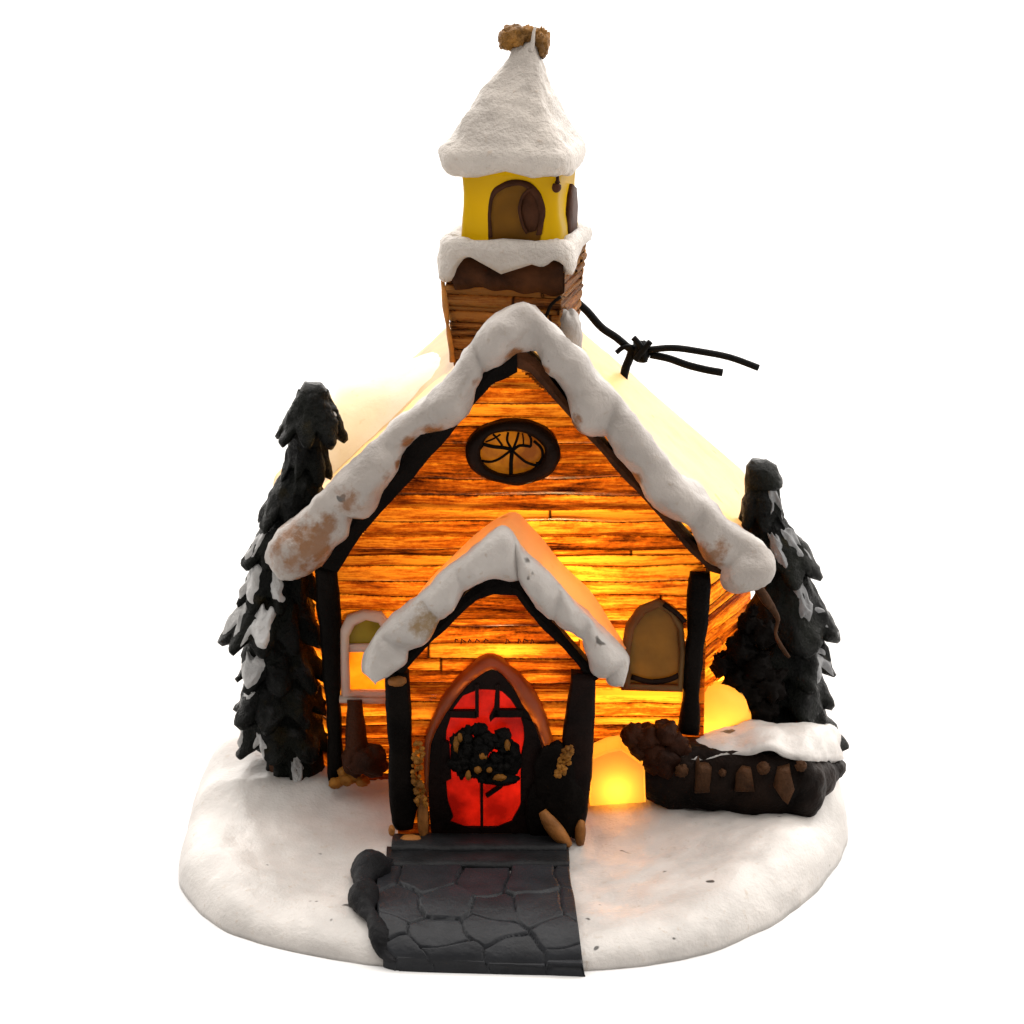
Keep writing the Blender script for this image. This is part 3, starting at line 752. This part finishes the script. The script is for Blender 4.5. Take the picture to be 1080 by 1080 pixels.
for i in range(70):
    a = Rm.uniform(0, 2 * pi); k = Rm.uniform(0, 1) ** .5
    q.lump(P(509 + 34 * k * math.cos(a), 794 + 27 * k * math.sin(a), YD - .08 - .06 * (1 - k)), (Rm.uniform(.04, .08), .06, Rm.uniform(.04, .08)), .5, 3, i, 10, 8)
q.lump(P(488, 795, YD - .05), (.13, .06, .27), .2, 2, 3); q.lump(P(527, 822, YD - .06), (.20, .06, .07), .3, 2, 5); q.lump(P(538, 800, YD - .05), (.12, .06, .2), .25, 2, 9)
q.build('wreath', M['wreath'], door, label='dark bushy wreath with gold berries')
q = MB()
for (x, y, rx, rz) in ((481, 785, .03, .085), (485, 778, .025, .05), (509, 797, .045, .045), (535, 786, .03, .06), (527, 820, .07, .035), (504, 812, .04, .04), (516, 812, .03, .03), (494, 818, .03, .05)):
    q.lump(P(x, y, YD - .17), (rx, .03, rz), .4, 3, x, 12, 8)
q.build('berry', M['berry'], door)
q = MB(); q.box(P(490, 888, YD - .03), P(540, 879, YD)); q.build('kick_plate', M['frame_brown'], door)

# shrubs and lumps by the walls
q = MB()
q.tube([P(374, 738, -.16), P(375, 770, -.2), P(377, 796, -.25)], lambda t2: .085 + .05 * t2, 14, n=12); q.lump(P(388, 802, -.28), (.22, .18, .17), .25, 1.8, 2, 26, 18); q.lump(P(374, 800, -.25), (.13, .15, .2), .2, 2, 5)
q.roughen(.02, 3, 2); q.build('shrub', M['bush'], root, label='brown boot shaped shrub below the cream window')
q = MB()
q.lump(P(584, 818, -.98), (.22, .07, .40), .15, 1.5, 3, 30, 22); q.lump(P(596, 848, -.98), (.22, .08, .36), .15, 1.5, 6, 30, 22); q.lump(P(570, 856, -.95), (.16, .06, .34), .12, 1.5, 9, 24, 18)
q.roughen(.02, 3, 3); q.build('shrub', M['black'], root, label='near black shrub against the door frame')
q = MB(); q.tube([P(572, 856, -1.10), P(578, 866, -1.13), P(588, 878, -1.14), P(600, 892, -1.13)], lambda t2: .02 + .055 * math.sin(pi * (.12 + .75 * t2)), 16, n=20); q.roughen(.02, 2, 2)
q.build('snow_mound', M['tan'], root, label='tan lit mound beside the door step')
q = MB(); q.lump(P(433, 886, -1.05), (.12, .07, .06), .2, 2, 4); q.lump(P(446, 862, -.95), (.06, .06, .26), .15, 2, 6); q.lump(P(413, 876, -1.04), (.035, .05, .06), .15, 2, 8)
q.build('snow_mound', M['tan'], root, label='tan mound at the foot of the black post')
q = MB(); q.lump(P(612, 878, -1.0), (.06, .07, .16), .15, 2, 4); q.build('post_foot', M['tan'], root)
q = MB()
for k, (x, y, r) in enumerate(((366, 822, .07), (374, 818, .06), (382, 824, .06), (354, 826, .06), (362, 814, .05))): q.lump(P(x, y, -.22), (r * 1.3, r, r), .25, 2.5, k)
q.build('pebble_heap', M['garland'], root)

# ------------------------------------------------------------------ thin resin blocks, each glowing from an added lamp inside
q = MB()
a = PL([(622, 850), (622, 800), (640, 792), (655, 789), (680, 806), (681, 846)], -.42)
d = V((0, .40, 0)); n = len(a)
a2 = [p.lerp(sum(a, V()) / n, .06) + V((0, -.03, 0)) for p in a]
o = q.grid([a2, a, [p + d for p in a]], cv=True); q.fan(list(range(n)), False)
q.build('glow_block', M['glow'], root, smooth=False, label='glowing yellow block by the porch wall')
q = MB(); q.lump(P(759, 762, .34), (.34, .28, .50), .14, 1.3, 3, 30, 20)  # lump added to carry the glow at the wall foot
q.build('glow_block', M['glow'], root, label='glowing yellow lump by the corner post')

# ------------------------------------------------------------------ low stone wall
lw_px = [(680, 800, 842), (700, 792, 848), (735, 790, 851), (770, 793, 854), (800, 797, 856), (830, 800, 857), (856, 801, 857), (868, 800, 842), (878, 800, 824), (884, 799, 815)]
ys = [-.30, -.36, -.42, -.45, -.46, -.46, -.42, .05, .5, .8]
q = MB(); front = []
top = spline([P(x, t_, y) for (x, t_, b_), y in zip(lw_px, ys)], 110); bot = spline([P(x, b_ + 3, y) for (x, t_, b_), y in zip(lw_px, ys)], 110)
rows = []
for i, (t_, b_) in enumerate(zip(top, bot)):
    tg = (top[min(i + 1, 109)] - top[max(i - 1, 0)]); nrm = V((tg.y, -tg.x, 0)).normalized(); row = []
    for k in range(16):
        v = k / 15; p = b_.lerp(t_, v)
        p += nrm * (.07 * math.sin(pi * v) + .08 * abs(math.sin(i * .17 + nz((v * 2, i * .03, 0), 1) * 1.2)) ** .5 * .55 * sm(min(v, 1 - v) * 5))
        row.append(p)
    row += [t_ - nrm * .35, b_ - nrm * .35]; rows.append(row)
o = q.grid(rows, cv=True); q.fan(list(range(18)), True); q.fan([109 * 18 + k for k in range(18)])
q.roughen(.035, 3.2, 3, 4)
wall = q.build('stone_wall', M['rock'], root, label='dark brown rough stone wall with snow on top')
for (pts, y) in (([(733, 838), (734, 806), (738, 802), (739, 808), (748, 808), (751, 812), (750, 838)], -.60), ([(774, 838), (775, 818), (783, 810), (793, 812), (796, 836)], -.63), ([(816, 830), (820, 812), (834, 810), (838, 834), (832, 852), (824, 846)], -.62)):
    q = MB(); q.prism(PL(pts, y), V((0, .16, 0)), .03); q.roughen(.035, 3, 2); q.build('wall_stone', M['rock_lite'], wall)
for (x, y, r, yy) in ((805, 810, .07, -.60), (719, 813, .07, -.54), (762, 815, .04, -.58), (845, 808, .06, -.56)):
    q = MB(); q.lump(P(x, y, yy), (r, .05, r), .3, 2.5, int(x)); q.build('wall_stone', M['rock_lite'], wall)
# snow cap on the wall
sx = [(716, 788, 797, -.30), (738, 774, 802, -.32), (765, 766, 797, -.34), (790, 762, 796, -.36), (812, 768, 790, -.36), (832, 766, 799, -.34), (858, 766, 803, -.25), (880, 772, 802, .3), (889, 782, 800, .7)]
q = MB(); rows = []
T_ = spline([P(x, t_, y + .75) for x, t_, b_, y in sx], 80); Bt = spline([P(x, b_, y - .16) for x, t_, b_, y in sx], 80)
for i, (t_, b_) in enumerate(zip(T_, Bt)):
    e = min(1, min(i, 79 - i) / 8) ** .5; row = []
    for k in range(20):
        v = k / 19; p = b_.lerp(t_, v); p.z += .13 * math.sin(pi * min(1, v * 1.0)) ** .6 * e; row.append(p)
    row += [t_ + V((0, .1, -.4)), b_ + V((0, .25, -.10))]; rows.append(row)
q.grid(rows, cv=True); w = len(rows[0]); q.fan(list(range(w)), True); q.fan([79 * w + k for k in range(w)])
q.roughen(.06, 1.8, 5); q.build('wall_snow', M['snow_base'], wall, label='soft snow cap on the stone wall')
q = MB(); Rm = random.Random(8)
for k, (x, y, r) in enumerate(((668, 775, .13), (684, 778, .16), (702, 774, .15), (712, 786, .14), (690, 792, .17), (675, 790, .12), (722, 794, .10), (700, 800, .2))): q.lump(P(x, y, -.36), (r, r, r), .3, 2, k, 20, 14)
q.build('shrub', M['bush'], root, label='brown shrub at the end of the stone wall')

# ------------------------------------------------------------------ steps and path
def slab(pxl, Yf, Yb, mat, name, parent, seed, zt_lift=0):
    q = MB(); poly = PL(pxl, Yf); q.prism(poly, V((0, Yb - Yf, 0)), .03); q.roughen(.015, 3, seed); return q
path = MB(); NU, NVv = 130, 140
def edge(pts, n): return resample([V((a, b, 0)) for a, b in pts], n)
EL = edge([(406, 919), (398, 931), (398, 955), (401, 980), (408, 1004), (424, 1019)], NVv); ER = edge([(600, 919), (602, 936), (606, 955), (610, 985), (613, 1010), (614, 1027)], NVv)
rows = []
cells = []
Rm = random.Random(12)
for r in range(4):
    k = -.2 + (r % 2) * .12
    while k < 1.2:
        w = Rm.uniform(.20, .42); cells.append((k + w / 2, (r + .5 + Rm.uniform(-.18, .18)) / 4 )); k += w
def crack(u, v):
    ww = V((u * 2.2 + .06 * nz((u * 6, v * 6, 0), 1), v * 1.35 + .05 * nz((u * 6, v * 6, 5), 1), 0)); ds = sorted((math.hypot(ww.x - a * 2.2, (ww.y - b * 1.35) * 1.3), i) for i, (a, b) in enumerate(cells))
    return ds[1][0] - ds[0][0], ds[0][1]
for j in range(NVv):
    row = []
    for i in range(NU):
        u = i / (NU - 1); q_ = EL[j].lerp(ER[j], u); v = j / (NVv - 1)
        p = hit(q_.x, q_.y, (.020 + .05 * sm(v / .35)) * (1 - sm((v - .94) / .06)))
        ck, ci = crack(u, v)
        h = -.060 * (1 - sm(ck / .030)) + .02 * math.sin(ci * 2.4) + .005 * fbm((u * 8, v * 8, ci), 1, 2, 3)
        row.append(p + V((0, -.055 * sm((v - .6) / .4), h + .058)))
    rows.append(row)
g0 = [[p + V((0, 0, 0)) for p in r] for r in rows]
full = []
for r in g0:
    full.append([r[0] + V((-.03, 0, -.25))] + r + [r[-1] + V((.03, 0, -.25))])
full = [[p + V((0, .1, -.2)) for p in full[0]]] + full + [[V((p.x, p.y - .015, 0)) for p in full[-1]]]
for r in full:
    for p in r: p.z = max(0, p.z)
path.grid(full)
pth = path.build('stone_path', M['slate'], root, label='dark grey flagstone path down the front of the base')
def step(pa, z_lo, y_f, y_b, seed):
    q = MB(); (x0, yt), (x1, yb) = pa
    A = P(x0, yt, y_b); Bc = P(x1, yt, y_b); zf = P(x0, yb, y_f).z
    zt = A.z; rows = []; n = 40
    for i in range(n):
        t2 = i / (n - 1); x = lerp(A.x, Bc.x, t2); e = .03 * nz((t2 * 4, seed, 0), 1)
        rows.append([V((x, y_f + .09 + e, zf - .25)), V((x, y_f + .09 + e, lerp(zf, zt, .40))), V((x, y_f - .01 + e, lerp(zf, zt, .46))), V((x, y_f - .01 + e, lerp(zf, zt, .9))), V((x, y_f + .06 + e, zt + .01)), V((x, y_b + .1, zt + .01)), V((x, y_b + .1, zf - .25))])
    q.grid(rows, cv=True); q.fan(list(range(7)), True); q.fan([(n - 1) * 7 + k for k in range(7)]); q.roughen(.012, 3, seed)
    q.build('step', M['step'], pth)
step(((414, 884), (597, 907)), 0, -1.26, -1.02, 1)
step(((408, 898), (600, 923)), 0, -1.58, -1.26, 2)
q = MB(); kp = [hit(x, y, .10) for x, y in ((396, 908), (385, 926), (383, 942), (388, 958), (396, 972), (401, 988), (408, 1004), (420, 1016))]
q.tube(kp, lambda t2: (.15 - .07 * t2) * (1 + .30 * math.sin(t2 * 17)) * min(1, .5 + 6 * t2, .3 + 5 * (1 - t2)), 20, n=70); q.lump(kp[0] + V((.0, 0, -.02)), (.16, .12, .12), .35, 1.7, 3, 24, 18)
q.roughen(.05, 2.6, 4); q.build('kerb', M['slate_lite'], pth, label='irregular dark kerb along the left edge of the path')

# ------------------------------------------------------------------ pine trees
def pine(sil, rims, yc, ydepth, seed, label, patches, base_px, snow_name, lobes=7):
    R = random.Random(seed); cm = MB(); snows = []
    top, bot = sil[0][0], sil[-1][0]
    def at(py):
        for (a, b) in zip(sil, sil[1:]):
            if a[0] <= py <= b[0]:
                t2 = (py - a[0]) / (b[0] - a[0]); return lerp(a[1], b[1], t2), lerp(a[2], b[2], t2)
        return sil[0][1:] if py < top else sil[-1][1:]
    rows = []                                         # solid core
    for i in range(46):
        py = lerp(top, bot - 8, i / 45); l, r = at(py); c = P((l + r) / 2, py, yc); w = (r - l) / 200 * (.60 if py > rims[0] - 30 else .93); row = []
        for k in range(32):
            a = 2 * pi * k / 32; p = c + V((w * math.cos(a), min(w, ydepth) * math.sin(a), 0)); row.append(p)
        rows.append(row)
    cm.grid(rows, cv=True, flip=True); cm.fan(list(range(32))); cm.fan([45 * 32 + k for k in range(32)])
    NA_, NT_ = 110, 18
    for ti, rim in enumerate(rims):                   # moulded skirts of drooping boughs
        l, r = at(rim); w = (r - l) / 200; dep = min(w, ydepth); hgt = R.uniform(50, 66)
        up = max(top + 6, rim - hgt); lu, ru = at(up); ph = R.uniform(0, 6.28); nl = lobes + R.choice((-1, 0, 1))
        cr = P((l + r) / 2, rim, yc); cu = P((lu + ru) / 2, up, yc)
        def lob(a):
            x = .5 + .5 * math.cos(nl * a + ph + 1.5 * nz((math.cos(a), math.sin(a), ti + seed), 1.4)); return x ** .8
        def surf(a, t):
            L = lob(a); k = lerp(.46, 1.0, t ** 1.25) * (1 + (.26 * L - .16) * t + .05 * math.sin(pi * t))
            k *= 1 + .07 * nz((math.cos(a) * 2, math.sin(a) * 2 + ti, t * 2), 1.5)
            c = cu.lerp(cr, t)
            return c + V((w * k * math.cos(a), dep * k * math.sin(a), -(.17 * L - .05) * t * t))
        rows = []
        for i in range(NT_): rows.append([surf(2 * pi * k / NA_, i / (NT_ - 1)) for k in range(NA_)])
        e = rows[-1]
        rows.append([lerp(p, cr, .06) + V((0, 0, -.045)) for p in e]); rows.append([lerp(p, cr, .25) + V((0, 0, -.03)) for p in e]); rows.append([lerp(p, cr, .6) + V((0, 0, .06)) for p in e])
        cm.grid(rows, cv=True, flip=True)
        for (pti, a0, a1, t0, t1, hh) in patches:     # pale snow on single boughs; on the right pine, painted grey highlights
            if pti != ti: continue
            rr = []
            for i in range(22):
                v = i / 21; row = []
                for k in range(30):
                    u = k / 29; a = lerp(a0, a1, u) + .10 * nz((v * 3, ti, 1), 1.5); t = lerp(t0, t1, v) + .06 * nz((u * 4, ti, 7), 1.3)
                    win = min(1, 5 * min(u, 1 - u, v, 1 - v)); p = surf(a, min(1.02, t)); o_ = (p - cr); o_.z = abs(o_.z) + .15; o_.normalize()
                    q_ = win * (1 + .6 * nz((u * 4, v * 3, ti + a0), 1.0)) - .28
                    row.append(p + o_ * (hh * q_ - .02))
                rr.append(row)
            sn = MB(); sn.grid(rr, flip=True); sn.roughen(.012, 5, seed); snows.append(sn)
    cm.roughen(.045, 2.6, seed + 3, 4); cm.roughen(.014, 9, seed + 5, 3)
    tr = MB(); bp = P(*base_px, yc); tr.tube([bp + V((0, 0, -.25)), bp + V((0, 0, .6)), bp + V((0, 0, 1.1))], lambda t2: .20 * (1 - .6 * t2), 12, n=16)
    t_ = tr.build('pine_tree', M['board'], root, label=label)
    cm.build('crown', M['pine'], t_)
    for sn in snows: sn.build('snow', M[snow_name], t_)
    return t_
silL = [(405, 330, 338), (418, 320, 354), (440, 306, 358), (458, 296, 352), (470, 300, 342), (490, 302, 336), (505, 306, 340), (520, 297, 336), (545, 275, 330), (565, 266, 322), (580, 264, 318), (600, 272, 322), (612, 262, 328), (628, 258, 330), (650, 248, 330), (668, 240, 332), (684, 252, 336), (705, 258, 338), (735, 254, 340), (765, 253, 342), (785, 256, 342), (812, 290, 342)]
silL = [(a, b - 8, c + (9 if a > 600 else 12 if a > 455 else 3)) for a, b, c in silL]
silR = [(486, 792, 806), (490, 786, 816), (505, 785, 824), (530, 783, 829), (545, 778, 828), (560, 778, 842), (590, 785, 857), (612, 790, 856), (630, 792, 854), (648, 786, 872), (660, 780, 882), (672, 776, 864), (692, 768, 881), (704, 764, 868), (720, 762, 862), (742, 764, 876), (756, 768, 886), (776, 775, 880)]
rad = math.radians
pine(silL, [450, 492, 540, 580, 622, 664, 706, 742, 778, 812], .32, .55, 31, 'leaning dark pine with snowy boughs on its outer side',
     [(0, rad(-60), rad(-10), .5, 1, .05), (3, rad(195), rad(235), .45, 1, .06), (4, rad(190), rad(240), .3, 1, .07), (4, rad(255), rad(285), .3, .9, .05), (5, rad(185), rad(222), .4, 1, .08), (5, rad(232), rad(275), .35, 1, .08), (6, rad(190), rad(250), .45, 1, .07), (7, rad(200), rad(235), .5, 1, .05), (8, rad(185), rad(215), .4, .95, .06), (8, rad(228), rad(252), .5, 1, .05), (9, rad(262), rad(292), .55, .95, .03)], (300, 800), 'pine_snow', 8)
silR = [(a, b, c + (9 if a > 575 else 3)) for a, b, c in silR]
pine(silR, [543, 596, 634, 664, 700, 734, 772], 1.0, .60, 47, 'shorter black pine with a blunt top and grey painted highlights',
     [(0, rad(285), rad(335), .15, .85, .05), (1, rad(300), rad(348), .25, .9, .06), (1, rad(255), rad(285), .3, .8, .04), (2, rad(285), rad(325), .4, 1, .06), (3, rad(325), rad(358), .5, 1, .05), (4, rad(300), rad(350), .55, 1, .04), (5, rad(280), rad(320), .2, .7, .05)], (822, 780), 'pine_highlight', 6)
# bare brown branch running down beside the right pine and a dark shrub against the side wall
q = MB(); q.tube(PL([(798, 618), (808, 632), (820, 652), (818, 668), (824, 682), (833, 694)], .28), lambda t2: .045 * (1 - .5 * t2), 10, n=30); q.roughen(.02, 3, 2); q.build('branch', M['rock_lite'], root)
q = MB(); Rm = random.Random(21)
for k, (x, y, r) in enumerate(((786, 655, .13), (778, 680, .20), (760, 698, .17), (775, 712, .2), (792, 700, .22), (786, 728, .24), (800, 665, .18), (806, 720, .22), (752, 700, .09), (790, 642, .08), (800, 745, .2))): q.lump(P(x + 4, y + 3, .42), (r * .86, r * .7, r * .86), .45, 2.4, k, 24, 18)
q.roughen(.04, 5, 3); q.build('shrub', M['black'], root, label='black shrub between the corner post and right pine')

# ------------------------------------------------------------------ tied cord behind the tower
cord = MB(); YC = 2.6
cord.tube(PL([(600, 312), (618, 327), (634, 345), (650, 356), (662, 366), (672, 372)], YC), .046, 10, n=30)
cord.tube(PL([(668, 366), (664, 378), (660, 388), (657, 402)], YC), .050, 10, n=16)
co = cord.build('hanging_cord', M['cord'])
prop(co, label='black knotted hanging cord behind the brown tower', category='cord')
q = MB(); q.tube(PL([(684, 369), (710, 367), (740, 371), (770, 377), (800, 388)], YC - .05), .040, 10, n=30); q.tube(PL([(686, 374), (705, 378), (725, 385), (745, 390), (762, 393)], YC - .02), .045, 10, n=24)
q.build('loose_end', M['cord'], co)
q = MB(); q.lump(P(676, 370, YC), (.12, .10, .125), .25, 2.2, 4, 24, 18)
q.tube(PL([(668, 356), (676, 366), (680, 382)], YC - .09), .035, 8, n=12); q.tube(PL([(686, 360), (678, 370), (670, 380)], YC - .11), .035, 8, n=12); q.tube(PL([(650, 372), (658, 366), (668, 366)], YC - .05), .028, 8, n=10)
q.build('knot', M['cord'], co)

# ------------------------------------------------------------------ lamps inside the ornament, extra ones added to make hot spots
def inner_light(p, w, r=.12, col=(1, .66, .30)):
    l = bpy.data.lights.new('inner_light', 'POINT'); l.energy = w; l.color = col; l.shadow_soft_size = r * S
    o = bpy.data.objects.new('inner_light', l); COL.objects.link(o); o.location = V(p) * S; return o
inner_light((.35, 1.3, 2.5), .20)
inner_light((.62, .55, P(600, 600, .5).z), .040)
inner_light((-.2, .8, P(520, 440, .8).z), .034)
inner_light((-1.3, .8, 1.7), .05)
inner_light((1.35, .7, 1.25), .055)
inner_light((2.15, .8, 1.5), .05)
inner_light((-.1, -.25, 2.35), .026)
inner_light(P(534, 830, -.52), .0055, .08)  # added close behind the red glass for a hot spot
q_ = P(650, 825, -.22); inner_light(q_, .0075, .06)  # added inside the block by the porch to make it glow
inner_light(P(757, 766, .36), .022, .08)  # added inside the lump by the corner post to make it glow
inner_light((cxb, TC, (zb0 + zb1) / 2), .0060, .1, (1, .85, .5))
inner_light((cxs, TC, tz(350)), .022)
inner_light(P(372, 424, 1.75), .0035, .08, (1, .80, .25))  # added inside the hollow drift for its yellow patch

# ------------------------------------------------------------------ studio light: bright white surround, dimmer on the camera's side
w = bpy.data.worlds.new('World'); sc.world = w; w.use_nodes = True
nt = w.node_tree; nt.nodes.clear()
tc = nt.nodes.new('ShaderNodeTexCoord'); sep = nt.nodes.new('ShaderNodeSeparateXYZ'); nt.links.new(tc.outputs['Generated'], sep.inputs[0])
def wm(op, a, b_):
    n_ = nt.nodes.new('ShaderNodeMath'); n_.operation = op
    for i, v in enumerate((a, b_)):
        if hasattr(v, 'node'): nt.links.new(v, n_.inputs[i])
        else: n_.inputs[i].default_value = v
    return n_.outputs[0]
fac = wm('ADD', wm('MULTIPLY', sep.outputs[1], .62), wm('MULTIPLY', sep.outputs[2], .75))
fac = wm('ADD', fac, wm('MULTIPLY', sep.outputs[0], .16))
mr = nt.nodes.new('ShaderNodeMapRange'); nt.links.new(fac, mr.inputs[0])
mr.inputs[1].default_value = -.15; mr.inputs[2].default_value = .85; mr.inputs[3].default_value = .05; mr.inputs[4].default_value = 4.3
bg = nt.nodes.new('ShaderNodeBackground'); bg.inputs[0].default_value = (1, .958, .912, 1); nt.links.new(mr.outputs[0], bg.inputs[1])
ow = nt.nodes.new('ShaderNodeOutputWorld'); nt.links.new(bg.outputs[0], ow.inputs[0])

# ------------------------------------------------------------------ render settings
vs = sc.view_settings; vs.view_transform = 'Standard'; vs.look = 'None'; vs.gamma = 1; vs.use_curve_mapping = False; vs.exposure = 0
sc.render.engine = 'CYCLES'
sc.cycles.use_denoising = True
sc.cycles.max_bounces = 8; sc.cycles.diffuse_bounces = 5; sc.cycles.transmission_bounces = 6
sc.cycles.sample_clamp_indirect = 6
